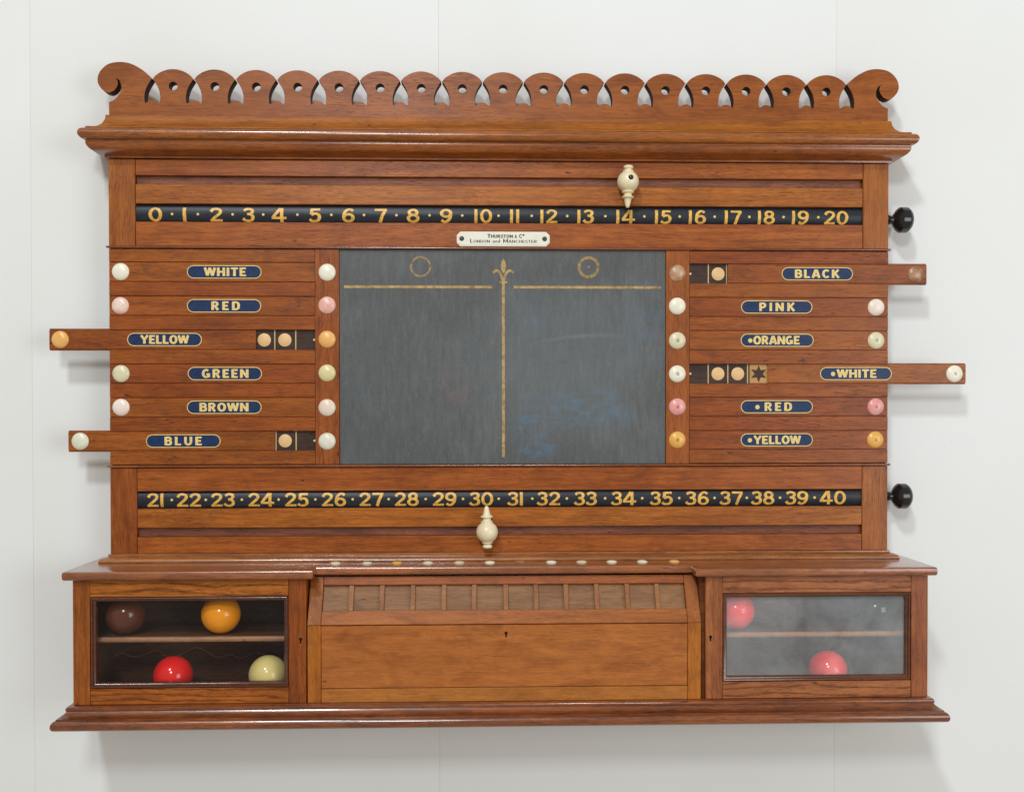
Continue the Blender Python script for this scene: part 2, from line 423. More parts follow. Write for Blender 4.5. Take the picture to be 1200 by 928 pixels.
    def mesh(s, name, mats, origin, angle=38):
        me = bpy.data.meshes.new(name)
        me.from_pydata([((x - origin[0]) * S, (y - origin[1]) * S, (z - origin[2]) * S) for x, y, z in s.v], [], s.f)
        for m in mats: me.materials.append(m)
        me.polygons.foreach_set('material_index', s.mi)
        me.update()
        import bmesh
        bm = bmesh.new(); bm.from_mesh(me); bmesh.ops.recalc_face_normals(bm, faces=bm.faces); bm.to_mesh(me); bm.free()
        me.polygons.foreach_set('use_smooth', [True] * len(me.polygons))
        me.set_sharp_from_angle(angle=R(angle))
        return me
    def build(s, name, mats, parent=None, origin=None, label=None, angle=38):
        if not hasattr(mats, '__len__'): mats = [mats]
        if origin is None:
            origin = tuple((min(p[i] for p in s.v) + max(p[i] for p in s.v)) / 2 for i in range(3))
        return place(s.mesh(name, mats, origin, angle), name, origin, parent, label)
def place(me, name, origin, parent=None, label=None, mat=None):
    o = bpy.data.objects.new(name, me); COL.objects.link(o)
    if parent is not None:
        po = WORLD_ORG[parent.name]; o.parent = parent
        o.location = tuple((origin[i] - po[i]) * S for i in range(3))
    else: o.location = tuple(origin[i] * S for i in range(3))
    WORLD_ORG[o.name] = origin
    if label: o['label'] = label
    if mat is not None:
        o.material_slots[0].link = 'OBJECT'; o.material_slots[0].material = mat
    return o
def empty(name, origin, parent=None): return place(None, name, origin, parent)
def tag(o, label, cat=None, group=None, kind=None):
    o['label'] = label
    if cat: o['category'] = cat
    if group: o['group'] = group
    if kind: o['kind'] = kind
    return o

# ------------------------------------------------------------ stroke lettering
def arc(cx, cz, rx, rz, a0, a1, n=18):
    return [(cx + rx * math.cos(R(a0 + (a1 - a0) * i / n)), cz + rz * math.sin(R(a0 + (a1 - a0) * i / n))) for i in range(n + 1)]
def spl(p, n=5):
    out = []
    q = [p[0]] + list(p) + [p[-1]]
    for i in range(1, len(q) - 2):
        for k in range(n):
            t = k / n
            o = []
            for d in (0, 1):
                a, b, c, e = q[i - 1][d], q[i][d], q[i + 1][d], q[i + 2][d]
                o.append(0.5 * (2 * b + (c - a) * t + (2 * a - 5 * b + 4 * c - e) * t * t + (3 * b - a - 3 * c + e) * t ** 3))
            out.append(tuple(o))
    out.append(tuple(p[-1])); return out
G = {  # glyph: (width, strokes)
 '0': (1.0, [arc(.5, .5, .37, .43, 90, 450, 30)]),
 '1': (.34, [[(.17, 0), (.17, 1)]]),
 '2': (.96, [spl([(.12, .70), (.24, .87), (.48, .93), (.74, .85), (.80, .68), (.66, .50), (.38, .29), (.20, .12)]), [(.04, .09), (.94, .09)]]),
 '3': (.90, [spl([(.12, .80), (.28, .90), (.48, .93), (.70, .86), (.74, .71), (.60, .57), (.36, .54)]), spl([(.42, .54), (.66, .50), (.78, .32), (.68, .13), (.42, .07), (.20, .11), (.06, .24)])]),
 '4': (1.10, [[(.64, .97), (.08, .31)], [(0, .28), (1.08, .28)], [(.74, 0), (.74, 1)]]),
 '5': (.90, [[(.18, .91), (.84, .91)], spl([(.24, .95), (.19, .54)]), spl([(.19, .50), (.42, .60), (.68, .55), (.78, .36), (.68, .14), (.42, .07), (.18, .10), (.05, .20)])]),
 '6': (.96, [arc(.5, .32, .34, .25, 90, 450, 24), spl([(.84, .82), (.66, .93), (.44, .90), (.22, .68), (.16, .34)])]),
 '7': (.94, [[(.04, .91), (.92, .91)], [(.86, .92), (.60, .50), (.42, 0)]]),
 '8': (.96, [arc(.48, .73, .28, .20, 90, 450, 22), arc(.48, .30, .35, .23, 90, 450, 24)]),
 'A': (1.0, [[(.10, 0), (.46, 1)], [(.54, 1), (.90, 0)], [(.25, .28), (.75, .28)]]),
 'B': (.88, [[(.17, 0), (.17, 1)], spl([(.17, .91), (.55, .91), (.72, .72), (.55, .54), (.17, .54)]), spl([(.40, .54), (.66, .50), (.76, .30), (.62, .10), (.17, .09)])]),
 'C': (.95, [arc(.52, .5, .36, .42, 42, 318, 20)]),
 'D': (.95, [[(.17, 0), (.17, 1)], spl([(.17, .91), (.50, .91), (.74, .78), (.80, .5), (.74, .22), (.50, .09), (.17, .09)])]),
 'E': (.80, [[(.17, 0), (.17, 1)], [(.17, .91), (.76, .91)], [(.17, .5), (.68, .5)], [(.17, .09), (.78, .09)]]),
 'G': (1.0, [arc(.5, .5, .36, .42, 48, 322, 20), [(.52, .42), (.96, .42)], [(.80, .05), (.80, .42)]]),
 'H': (1.0, [[(.17, 0), (.17, 1)], [(.83, 0), (.83, 1)], [(.17, .5), (.83, .5)]]),
 'I': (.34, [[(.17, 0), (.17, 1)]]),
 'K': (.98, [[(.17, 0), (.17, 1)], [(.24, .40), (.82, 1)], [(.38, .58), (.86, 0)]]),
 'L': (.76, [[(.17, 0), (.17, 1)], [(.17, .09), (.74, .09)]]),
 'M': (1.2, [[(.16, 0), (.16, 1)], [(.16, .98), (.6, .12), (1.04, .98)], [(1.04, 0), (1.04, 1)]]),
 'N': (1.0, [[(.15, 0), (.15, 1)], [(.15, .97), (.85, .03)], [(.85, 0), (.85, 1)]]),
 'O': (1.0, [arc(.5, .5, .36, .42, 90, 450, 28)]),
 'P': (.84, [[(.17, 0), (.17, 1)], spl([(.17, .91), (.55, .91), (.72, .70), (.55, .46), (.17, .44)])]),
 'R': (.94, [[(.17, 0), (.17, 1)], spl([(.17, .91), (.55, .91), (.72, .72), (.55, .50), (.17, .48)]), [(.46, .48), (.80, 0)]]),
 'S': (.82, [spl([(.74, .80), (.56, .92), (.30, .91), (.14, .74), (.26, .58), (.58, .46), (.72, .27), (.54, .09), (.28, .08), (.08, .20)])]),
 'T': (.90, [[(.45, 0), (.45, 1)], [(.02, .91), (.88, .91)]]),
 'U': (.96, [[(.16, 1), (.16, .42)] + arc(.48, .42, .32, .34, 180, 360, 12) + [(.80, .42), (.80, 1)]]),
 'W': (1.35, [[(.08, 1), (.38, .06)], [(.38, .06), (.67, .97)], [(.67, .97), (.98, .06)], [(.98, .06), (1.27, 1)]]),
 'Y': (.98, [[(.08, 1), (.49, .46)], [(.90, 1), (.49, .46)], [(.49, 0), (.49, .5)]]),
 '&': (.95, [spl([(.86, .10), (.34, .66), (.30, .84), (.44, .95), (.58, .84), (.50, .66), (.20, .42), (.12, .24), (.26, .07), (.52, .08), (.80, .44)])]),
 'a': (.62, [arc(.28, .26, .20, .24, 90, 450, 14), [(.48, .52), (.52, 0)]]),
 'n': (.62, [[(.12, 0), (.12, .52)], spl([(.12, .38), (.30, .52), (.46, .40), (.48, 0)])]),
 'd': (.64, [arc(.28, .26, .20, .24, 90, 450, 14), [(.50, 1), (.52, 0)]]),
 'o': (.5, [arc(.25, .78, .16, .16, 90, 450, 14)]),
 '.': (.3, [[(.15, .35), (.15, .50)]]),
 ' ': (.45, []),
}
G['9'] = (G['6'][0], [[(.96 - x, 1 - z) for x, z in st] for st in G['6'][1]])
def ribbon(m, pts, wv, wh, fn, lay, mi=0):
    """lay one pen stroke down; fn(x, z, layer) gives the point on the surface"""
    P = []
    for a, b in zip(pts[:-1], pts[1:]):
        L = math.hypot(b[0] - a[0], b[1] - a[1]); k = max(1, int(L / 2.2))
        for i in range(k): P.append((a[0] + (b[0] - a[0]) * i / k, a[1] + (b[1] - a[1]) * i / k))
    P.append(pts[-1])
    n = len(P); closed = math.hypot(P[0][0] - P[-1][0], P[0][1] - P[-1][1]) < 1e-4
    vs = []
    for i in range(n):
        if closed: a, b = P[(i - 1) % (n - 1)], P[(i + 1) % (n - 1)]
        else: a, b = P[max(i - 1, 0)], P[min(i + 1, n - 1)]
        dx, dz = b[0] - a[0], b[1] - a[1]; l = math.hypot(dx, dz) or 1; dx /= l; dz /= l
        t = 0.5 * math.sqrt((wv * dz) ** 2 + (wh * dx) ** 2)
        for q in (-1, 0, 1): vs.append(fn(P[i][0] - dz * t * q, P[i][1] + dx * t * q, lay))
    fs = []
    for i in range(n - 1):
        for q in (0, 1): fs.append((i * 3 + q, i * 3 + q + 1, i * 3 + 4 + q, i * 3 + 3 + q))
    m.add(vs, fs, mi)
def word(m, text, x0, x1, z0, h, fn, wv=.30, wh=.19, mi=0, sx=None):
    """text between x0 and x1, standing on z0, cap height h (a list of heights for small capitals)"""
    hs = h if isinstance(h, list) else [h] * len(text)
    tot = sum(G[c][0] * k for c, k in zip(text, hs)); n = len(text)
    if sx is None:
        sx = (x1 - x0) / (tot + 0.09 * hs[-1] * (n - 1)); sx = min(sx, 1.12)
    gap = (x1 - x0 - tot * sx) / max(n - 1, 1)
    x = x0 if n > 1 else (x0 + x1) / 2 - tot * sx / 2
    for c, k in zip(text, hs):
        for i, st in enumerate(G[c][1]):
            ribbon(m, [(x + px * k * sx, z0 + pz * k) for px, pz in st], wv * k * min(sx, 1.05), wh * k, fn, i, mi)
        x += G[c][0] * k * sx + gap

# ============================================================ THE WALL
wallm = wall_mat()
YW = 40.0
mb = M(); mb.box(-2200, 2200, YW + 3, YW + 30, -1400, 1500, 1)
wall = mb.build('wall', plain('wall backing', (0.6, 0.6, 0.59), 0.8)); wall['kind'] = 'structure'
tag(wall, 'off-white painted boarded wall behind the scoreboard', kind='structure')
edges = [-2200, -1544, -1054, -561.5, -76.7, 407.5, 900, 1390, 1880, 2200]
for a, b in zip(edges[:-1], edges[1:]):
    mb = M(); mb.box(a + .06, b - .06, YW, YW + 3, -1400, 1500, .10)
    mb.build('wall_panel', wallm, wall)

# ============================================================ THE SCOREBOARD
sb = empty('scoreboard', (0, YW, -346))
tag(sb, 'oak wall-mounted billiards life-pool scoreboard with slate, sliding markers and ball cabinets', 'scoreboard')

# --- carcass
mb = M(); mb.box(-455, 455, 36, YW - .05, -174, 341, .2); mb.build('back_board', W['carc'], sb)
for q in (-1, 1):
    for z0, z1 in ((191, 292), (-166, -65.5)):
        mb = M(); a, b = sorted((q * 455.6, q * 448)); mb.box(a, b, 12, 36, z0, z1, .2); mb.build('side_panel', W['carc'], sb)
mb = M(); mb.box(-455.4, 455.4, 3.75, 36, -64, 190, .2); mb.build('backing_panel', W['ebwood'], sb)
mb = M(); mb.box(-455.2, 455.2, 12.2, 36, 292, 341, .2); mb.build('backing_panel', W['carc'], sb)

# --- crest: one pierced board with scrolled ends
def crest():
    L = [(-406.0, 384.4), (-410.6, 389.0), (-416.6, 393.9), (-424.0, 398.4), (-431.8, 401.6), (-440, 402.9), (-448.5, 402.4), (-456, 400.2), (-462, 395.6), (-466.2, 389.9), (-468.0, 383.3), (-467.2, 377.4), (-463.5, 371.8), (-459.2, 368.4), (-454.3, 367.4), (-449.6, 369.4), (-446.2, 373.6), (-444.6, 378.1), (-445.2, 381.5), (-447.1, 384.7), (-443.0, 381.6), (-440.9, 376.4), (-440.7, 372.2), (-441.9, 368.3), (-443.8, 365.1), (-447.7, 360.4), (-451.4, 357.9), (-455.0, 356.7), (-455.0, 341.0)]
    pitch = 47.7
    gaps = [(-8.5 + i) * pitch for i in range(18)]
    half = [(5.6, 3.9), (9, 5.9), (13, 7.6), (18, 8.8), (22, 9.1), (26, 8.8), (28.6, 8.2)]
    bump = [(-6.6, 356.6), (-5.0, 358.0), (-2.8, 359.2), (0, 359.6), (2.8, 359.2), (5.0, 358.0), (6.6, 356.6)]
    # refined left side of the outline, bottom left upwards
    out = spl(L[:15], 3)[::-1]; inn = L[15:]
    pts = inn[::-1] + out
    tip = 384.2
    for i, g in enumerate(gaps):
        g += random.uniform(-.25, .25)
        pts += [(g - .55, tip - .4)]
        pts += [(g - q, tip - d) for d, q in half]
        pts += [(g + q, z) for q, z in bump]
        pts += [(g + q, tip - d) for d, q in half[::-1]]
        pts += [(g + .55, tip - .4)]
        if i < 17:
            c = g + pitch / 2
            r = 30.6; cz = 395.2 - r
            a0 = math.degrees(math.asin((pitch / 2 - .75) / r))
            for k in range(1, 14):
                t = R(a0 - 2 * a0 * k / 14)
                pts.append((c - r * math.sin(t), cz + r * math.cos(t)))
    pts += [(-x, z) for x, z in pts[:len(inn) + len(out)]][::-1]
    cu = bpy.data.curves.new('crest', 'CURVE'); cu.dimensions = '2D'; cu.fill_mode = 'BOTH'
    cu.extrude = 6.4 * S; cu.bevel_depth = 0.35 * S; cu.offset = -0.35 * S
    def spline(p):
        s_ = cu.splines.new('POLY'); s_.points.add(len(p) - 1)
        for a, (x, z) in zip(s_.points, p): a.co = (x * S, (z - 341) * S, 0, 1)
        s_.use_cyclic_u = True
    spline(pts)
    for i in range(17):
        c = (-8 + i) * pitch
        spline(arc(c, 375.5, 5.0, 5.0, 0, 360 - 15, 23))
    tmp = bpy.data.objects.new('tmp', cu); COL.objects.link(tmp)
    me = bpy.data.meshes.new_from_object(tmp.evaluated_get(bpy.context.evaluated_depsgraph_get()))
    bpy.data.objects.remove(tmp)
    me.transform(Matrix.Rotation(R(90), 4, 'X'))
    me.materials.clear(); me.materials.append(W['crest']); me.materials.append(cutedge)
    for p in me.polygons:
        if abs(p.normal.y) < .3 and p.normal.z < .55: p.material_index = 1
    me.polygons.foreach_set('use_smooth', [True] * len(me.polygons)); me.set_sharp_from_angle(angle=R(30))
    for p in me.polygons:
        if abs(p.normal.y) > .6: p.use_smooth = False
    return place(me, 'crest', (0, 7.0, 341.0), sb)
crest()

# --- cornice
cor = empty('cornice', (0, 0, 316), sb)
UP = [(-455, 36), (-455, 0), (455, 0), (455, 36)]
mb = M(); mb.sweep(UP, [(-14, 341), (3.0, 341), (3.0, 338.8), (3.8, 335), (6.0, 330.6), (9.5, 327), (14, 324.6), (20, 323.4), (20, 321.9), (-14, 321.9)])
mb.build('cove_moulding', W['cove'], cor)
pr = [(-14, 321.7), (18.5, 321.7)] + [(19.6 + 6.9 * math.cos(R(a)), 314.9 + 6.7 * math.sin(R(a))) for a in range(80, -91, -12)] + [(19.6, 306.6), (-14, 306.6)]
mb = M(); mb.sweep(UP, pr); mb.build('torus_moulding', W['corn'], cor)
mb = M(); mb.sweep(UP, [(-14, 306.4), (19.8, 306.4), (19.9, 304.6), (18.8, 301.8), (16.6, 299.2), (13.2, 297), (9, 295.3), (5.4, 294.3), (4.0, 293.8), (3.8, 291.8), (-14, 291.8)])
mb.build('ovolo_moulding', W['corn'], cor)

# --- score friezes
def frieze(zt, edges_, order, knob_z):
    z0, z1 = edges_[-1], edges_[0]
    for q in (-1, 1):
        a, b = sorted((q * 425.7, q * 456))
        mb = M(); mb.box(a, b, 0, 12, z0, z1, .4); mb.build('stile', W['v'], sb)
    for a, b in order:
        mb = M(); mb.box(-425.3, 425.3, .25, 12, b, a, .45); mb.build('rail', W['h'], sb)
# upper: rails, open pointer groove, number slot
frieze(0, [291.4, 191.2], [(291.4, 272.8), (262.5, 240.3), (219.3, 191.2)], 0)
frieze(0, [-65.6, -165.2], [(-65.6, -92.8), (-113.2, -135.4), (-146.0, -165.2)], 0)
for a, b in ((272.6, 262.7), (-135.6, -145.8)):
    mb = M(); mb.box(-425.2, 425.2, 5.0, 11.8, b, a, .2)
    mb.build('pointer_groove', W['groove'], sb)
# --- beads above and below the marker rows
for z in (189.8, -63.8):
    mb = M()
    mb.sweep([(-455.8, 36), (-455.8, 0), (455.8, 0), (455.8, 36)], [(-6, z + 1.5), (0.5, z + 1.5)] + [(1.2 + 1.5 * math.cos(R(a)), z + 1.4 * math.sin(R(a))) for a in range(80, -91, -34)] + [(-6, z - 1.5)])
    mb.build('bead_moulding', W['mould'], sb)

# --- number rollers
C1 = [-403.3, -370.0, -333.6, -296.3, -260.8, -219.3, -180.8, -143.1, -105.3, -66.5, -23.6, 13.4, 53.4, 96.6, 143.9, 188.2, 228.7, 271.2, 310.8, 351.5, 394.3]
C2 = [-405.1, -366.7, -327.3, -282.9, -241.8, -198.6, -154.9, -113.6, -69.1, -26.1, 14.0, 53.2, 96.6, 142.0, 186.5, 229.1, 269.8, 307.5, 348.3, 391.3]
def roller(zc, cs, first, zb, hd, zk):
    rt = empty('number_roller', (0, 20, zc), sb)
    rad = 17.0; yc = 19.0
    mb = M(); mb.lathe([(0, -425.6), (rad, -425.6), (rad, 425.6), (0, 425.6)], 'x', 72, (0, yc, zc)); mb.build('drum', rollerblk, rt)
    def fn(x, z, lay): return (x, yc - math.sqrt((rad + .10 + .04 * lay) ** 2 - (z - zc) ** 2), z)
    for i, c in enumerate(cs):
        t = str(first + i)
        wd = sum(G[k][0] for k in t) * hd * (1.0 if len(t) == 1 else .90) + (0 if len(t) == 1 else 1.2)
        if t[0] == '1' and len(t) > 1: wd += 1.2
        mb = M(); word(mb, t, c - wd / 2, c + wd / 2, zb, hd, fn, wv=.245, wh=.16, sx=(1.0 if len(t) == 1 else .90))
        mb.build('numeral', gilt, rt)
    for i in range(len(cs) - 1):
        w0 = 15 if first + i < 10 else 28; w1 = 15 if first + i + 1 < 10 else 28
        if first + i in (1,): w0 = 5
        if first + i == 0: w1 = 5
        x = ((cs[i] + w0 / 2) + (cs[i + 1] - w1 / 2)) / 2 + random.uniform(-.6, .6)
        z = zb + hd * .52
        r = 1.55
        ring = [(x + r * math.cos(R(a)), z + r * math.sin(R(a))) for a in range(0, 360, 45)]
        mb = M(); mb.add([fn(px, pz, 1) for px, pz in ring], [tuple(range(8))])
        mb.build('spacing_dot', giltpale, rt)
    kp = [(0, 455.8), (10, 455.8), (10.2, 457), (8.6, 459), (6.2, 461.2), (5.3, 463.6), (5.3, 466.2), (6.4, 467.4), (9.4, 469.4), (13.0, 472.0), (14.6, 474.2), (15.2, 475.0), (15.2, 483.0), (14.9, 483.8), (12.6, 486.8), (10, 488.6), (8.6, 489.2), (4, 489.5), (0, 489.5)]
    mb = M(); mb.lathe(kp, 'x', 48, (0, 14, zk)); mb.build('turning_knob', ebony, rt, angle=26)
roller(229.8, C1, 0, 220.3, 15.8, 227.9)
roller(-103.0, C2, 21, -111.2, 15.9, -102.6)

# --- slate and the stiles beside it
for q in (-1, 1):
    a, b = sorted((q * 191.4, q * 219.2))
    mb = M(); mb.box(a, b, -.1, 3.7, -62.1, 188.2, .35); mb.build('stile', W['v'], sb)
sl = M(); sl.box(-191.1, 191.1, 1.4, 3.7, -62.1, 188.2, .3)
slate = sl.build('slate', slate_mat(), sb, origin=(0, 2, 63))
def flat(y):
    return lambda x, z, lay: (x, y - .04 * lay, z)
F = flat(1.34)
for a, b in ((-185.7, -12.8), (12.2, 185.6)):
    mb = M(); mb.box(a, b, 1.0, 1.5, 143.2, 146.6, .2); mb.build('gilt_line', giltworn, slate)
mb = M(); mb.box(-1.8, 1.8, 1.0, 1.5, -54.5, 152, .2); mb.build('gilt_line', giltworn, slate)
for c, ww in ((-96.7, 2.3), (100.3, 3.4)):
    mb = M(); ribbon(mb, arc(c, 168.6, 11.2, 11.2, 0, 360, 40), ww, ww, F, 0)
    if c > 0: mb.lathe([(0, .12), (1.6, .08), (1.7, 0)], 'y', 12, (c, 1.38, 168.6))
    mb.build('gilt_ring', ringgilt, slate)
mb = M()
pet = [(0.2 + q * x, z) for q, seq in ((1, [(0, 178.5), (1.9, 175), (3.2, 170.5), (2.8, 166), (1.2, 162)]), (-1, [(0, 161), (1.2, 162), (2.8, 166), (3.2, 170.5), (1.9, 175)])) for x, z in seq]
mb.prism_y(pet, .95, 1.45)
for q in (-1, 1):
    ribbon(mb, spl([(q * .6, 150), (q * 1.6, 157), (q * 4.5, 162.5), (q * 8.5, 164.2), (q * 12, 161.6)]), 3.0, 3.0, F, 1 + (q > 0))
    ribbon(mb, [(q * 2, 150.6), (q * 4.4, 150.9)], 2, 2, F, 1)
mb.build('gilt_lily', giltworn, slate)

# --- maker's plate
pl = empty('maker_plate', (0, 0, 200), sb)
mb = M(); c = 4.2
mb.prism_y([(-54.3 + c, 209.2), (54.3 - c, 209.2), (54.3, 209.2 - c), (54.3, 192.2 + c), (54.3 - c, 192.2), (-54.3 + c, 192.2), (-54.3, 192.2 + c), (-54.3, 209.2 - c)], -.9, .3)
c = 3.8
mb.prism_y([(-53 + c, 208), (53 - c, 208), (53, 208 - c), (53, 193.6 + c), (53 - c, 193.6), (-53 + c, 193.6), (-53, 193.6 + c), (-53, 208 - c)], -1.4, -.85)
mb.build('plate', ivorypl, pl)
for x in (-48.5, 48.4):
    mb = M(); mb.lathe([(0, 1.0), (1.6, .9), (2.6, .5), (2.9, 0)], 'y', 16, (x, -1.38, 201.0)); mb.box(x - 2.2, x + 2.2, -2.5, -2.36, 200.7, 201.3, .05); mb.build('screw', steel, pl)
mb = M(); FP = flat(-1.46)
word(mb, 'THURSTON', -18.6, 11.2, 202.0, [4.4] + [3.7] * 7, FP, wv=.30, wh=.20)
word(mb, '&', 13.2, 16.2, 202.0, 3.4, FP, wv=.22, wh=.2)
word(mb, 'Co', 18.4, 24.6, 202.0, [4.4, 4.4], FP, wv=.26, wh=.2)
word(mb, 'LONDON', -39.0, -15.6, 196.2, [4.6] + [3.4] * 5, FP, wv=.24, wh=.12)
word(mb, 'and', -12.6, -3.8, 196.4, 4.2, FP, wv=.18, wh=.12)
word(mb, 'MANCHESTER', -.4, 39.4, 196.2, [4.6] + [3.4] * 9, FP, wv=.24, wh=.12)
mb.build('lettering', ink, pl)

# --- marker rows
ROWS = [(172.7, 150.2), (133.4, 111.0), (94.4, 71.7), (54.9, 32.5), (15.8, -6.5), (-23.4, -45.6)]
def slat_profile(zt, zb, top=True, bot=True):
    tt = 2.2 if top else 0; bb = 2.2 if bot else 0; ch = .4
    return [(ch, zt), (1.8, zt), (1.8, zt - tt), (3.7, zt - tt), (3.7, zb + bb), (1.8, zb + bb), (1.8, zb), (ch, zb), (0, zb + ch), (0, zt - ch)]
lim = [188.2] + [v for r in ROWS for v in r] + [-62.1]
for q in (-1, 1):
    for i in range(7):
        zt, zb = lim[2 * i] - .38, lim[2 * i + 1] + .38
        mb = M(); a, b = sorted((q * 219.5, q * 455.9))
        mb.extrude_x(slat_profile(zt, zb, i > 0, i < 6), a, b)
        mb.build('slat', W['mid'], sb)

# shared button meshes: a domed disc, and the same with an inked spot mark
DOME = [(0, 3.6), (3, 3.45), (5.6, 2.95), (7.8, 2.1), (9.3, 1.1), (9.9, .35), (9.9, 0), (0, 0)]
mb = M(); mb.lathe(DOME, 'y', 36); BUTTON = mb.mesh('button', [ivory], (0, 0, 0))
mb = M(); mb.lathe(DOME, 'y', 36)
def dome_y(x, z, lay):
    r = math.hypot(x, z); return (x, -(3.66 + .03 * lay - .031 * r * r), z)
ribbon(mb, arc(.3, 0, 3.2, 3.2, 0, 360, 24), .55, .55, dome_y, 0, 1)
ribbon(mb, arc(.3, 0, 1.7, 1.7, 30, 330, 16), .45, .45, dome_y, 1, 1)
ribbon(mb, [(-.4, 0), (1.0, 0)], 1.1, 1.1, dome_y, 2, 1)
SPOTTED = mb.mesh('spotted_button', [ivory, ink], (0, 0, 0))
BC = {
 'white': ((.88, .83, .69), (.80, .74, .56)), 'cream': ((.76, .71, .50), (.66, .58, .36)), 'pink': ((.80, .40, .33), (.84, .70, .58)),
 'rose': ((.78, .62, .50), (.80, .73, .62)), 'orange': ((.84, .47, .15), (.78, .38, .09)), 'yellowed': ((.74, .66, .36), (.66, .56, .26)),
 'greyish': ((.76, .74, .60), (.66, .63, .47)), 'brown': ((.26, .10, .045), (.60, .38, .22)), 'blush': ((.86, .77, .68), (.82, .64, .54)),
 'redpink': ((.78, .30, .28), (.80, .46, .42)), 'amber': ((.80, .44, .10), (.72, .34, .06))}
BM = {k: plain(k + ' stained ivory', a, .28, .5, .9, b, 55.0) for k, (a, b) in BC.items()}
def button(x, y, z, col, spot, parent, label):
    return place(SPOTTED if spot else BUTTON, 'button', (x, y, z), parent, label, BM[col])

def plaque(x0, x1, zc, text, tx0, tx1, parent, dot=None):
    mb = M(); h = 7.7
    def pill(m, a, b, r, y0, y1, mi):
        pts = arc(b - r, zc, r, r, -90, 90, 12) + arc(a + r, zc, r, r, 90, 270, 12)
        m.prism_y(pts, y0, y1, mi)
    pill(mb, x0, x1, h, -.05, .5, 1)
    pill(mb, x0 + .95, x1 - .95, h - .95, -.16, .3, 0)
    FN = flat(-.24)
    word(mb, text, tx0, tx1, zc - 4.9, 9.9, FN, wv=.32, wh=.21, mi=1, sx=min(.98, (tx1 - tx0) / (sum(G[k][0] for k in text) * 9.9 + .8 * (len(text) - 1))))
    if dot is not None:
        n = 14; mb.add([(dot + 2.6 * math.cos(2 * math.pi * i / n), -.26, zc - .4 + 2.6 * math.sin(2 * math.pi * i / n)) for i in range(n)], [tuple(range(n))], 1)
    mb.build('name_plaque', [navy, giltpale], parent)

SL = [  # side, row, outer end, inner end, plaque x0 x1, text, text x0 x1, dot, button x, button colour, spot, label
 (-1, 0, -455.9, -219.6, -366.8, -280.9, 'WHITE', -346.9, -298.5, None, -442.9, 'white', 0, 'closed slide lettered WHITE, top of the left column'),
 (-1, 1, -455.9, -219.6, -367.0, -281.5, 'RED', -339.0, -306.0, None, -443.4, 'pink', 0, 'closed slide lettered RED with a pink button at its outer end'),
 (-1, 2, -524.8, -287.9, -435.7, -350.0, 'YELLOW', -420.4, -365.0, None, -512.4, 'orange', 0, 'slide lettered YELLOW pulled far out to the left'),
 (-1, 3, -455.9, -219.6, -366.4, -280.9, 'GREEN', -350.0, -296.4, None, -443.1, 'cream', 0, 'closed slide lettered GREEN'),
 (-1, 4, -455.9, -219.6, -367.6, -281.5, 'BROWN', -353.2, -296.6, None, -443.3, 'blush', 0, 'closed slide lettered BROWN'),
 (-1, 5, -503.8, -266.6, -414.8, -329.0, 'BLUE', -393.6, -350.4, None, -490.3, 'greyish', 0, 'slide lettered BLUE pulled a little out to the left'),
 (1, 0, 265.0, 502.2, 328.7, 413.7, 'BLACK', 344.2, 397.8, None, 489.5, 'brown', 0, 'slide lettered BLACK pulled a little out to the right'),
 (1, 1, 219.6, 455.9, 280.5, 365.4, 'PINK', 301.9, 344.7, None, 441.7, 'blush', 0, 'closed slide lettered PINK'),
 (1, 2, 219.6, 455.9, 280.1, 367.0, 'ORANGE', 295.2, 350.4, 291.4, 441.8, 'cream', 1, 'closed slide lettered ORANGE with a spot before the word'),
 (1, 3, 313.0, 549.8, 374.8, 460.7, 'WHITE', 395.0, 442.4, 390.3, 536.2, 'white', 1, 'slide with a spot and WHITE pulled far out to the right'),
 (1, 4, 219.6, 455.9, 280.3, 366.2, 'RED', 308.5, 341.2, 300.1, 441.6, 'redpink', 1, 'closed slide with a spot and RED on the right'),
 (1, 5, 219.6, 455.9, 280.3, 366.3, 'YELLOW', 295.8, 351.6, 291.2, 441.2, 'amber', 1, 'closed slide with a spot and YELLOW, bottom of the right column'),
]
for side, row, a, b, p0, p1, text, t0, t1, dot, bx, bc, spot, lab in SL:
    zt, zb = ROWS[row]; zt -= .38; zb += .38; zm = (zt + zb) / 2
    sr_ = empty('slide', ((a + b) / 2, 2, zm), sb); sr_['label'] = lab
    dl = 1.7
    prof = [(.85, zt), (2.0, zt), (2.0, zt + dl), (3.6, zt + dl), (3.6, zb - dl), (2.0, zb - dl), (2.0, zb), (.85, zb), (.5, zb + .35), (.5, zt - .35)]
    mb = M(); mb.extrude_x(prof, a, b)
    mb.build('slide_bar', W['slide'], sr_)
    # the plaque is sunk flush into the slide's face
    pq = M()
    plaque(p0, p1, zm + .1, text, t0, t1, sr_, dot)
    button(bx, .5, zm, bc, spot, sr_, None)
lb = ['cream-white button on the left stile, top row', 'pink button on the left stile', 'orange button on the left stile', 'yellowed button on the left stile', 'rosy mottled button on the left stile', 'greyish button on the left stile, bottom row']
for (x, z), c_, l in zip([(-205.1, 161.4), (-205.3, 123.2), (-205.4, 83.6), (-205.5, 44.4), (-205.7, 4.2), (-205.8, -35.0)], ['white', 'pink', 'orange', 'yellowed', 'rose', 'greyish'], lb):
    button(x, -.1, z, c_, 0, sb, l)
lb = ['brown swirled button on the right stile', 'plain white button on the right stile', 'cream button with a spot mark on the right stile', 'white button with a spot mark on the right stile', 'pink button with a spot mark on the right stile', 'amber button with a spot mark on the right stile']
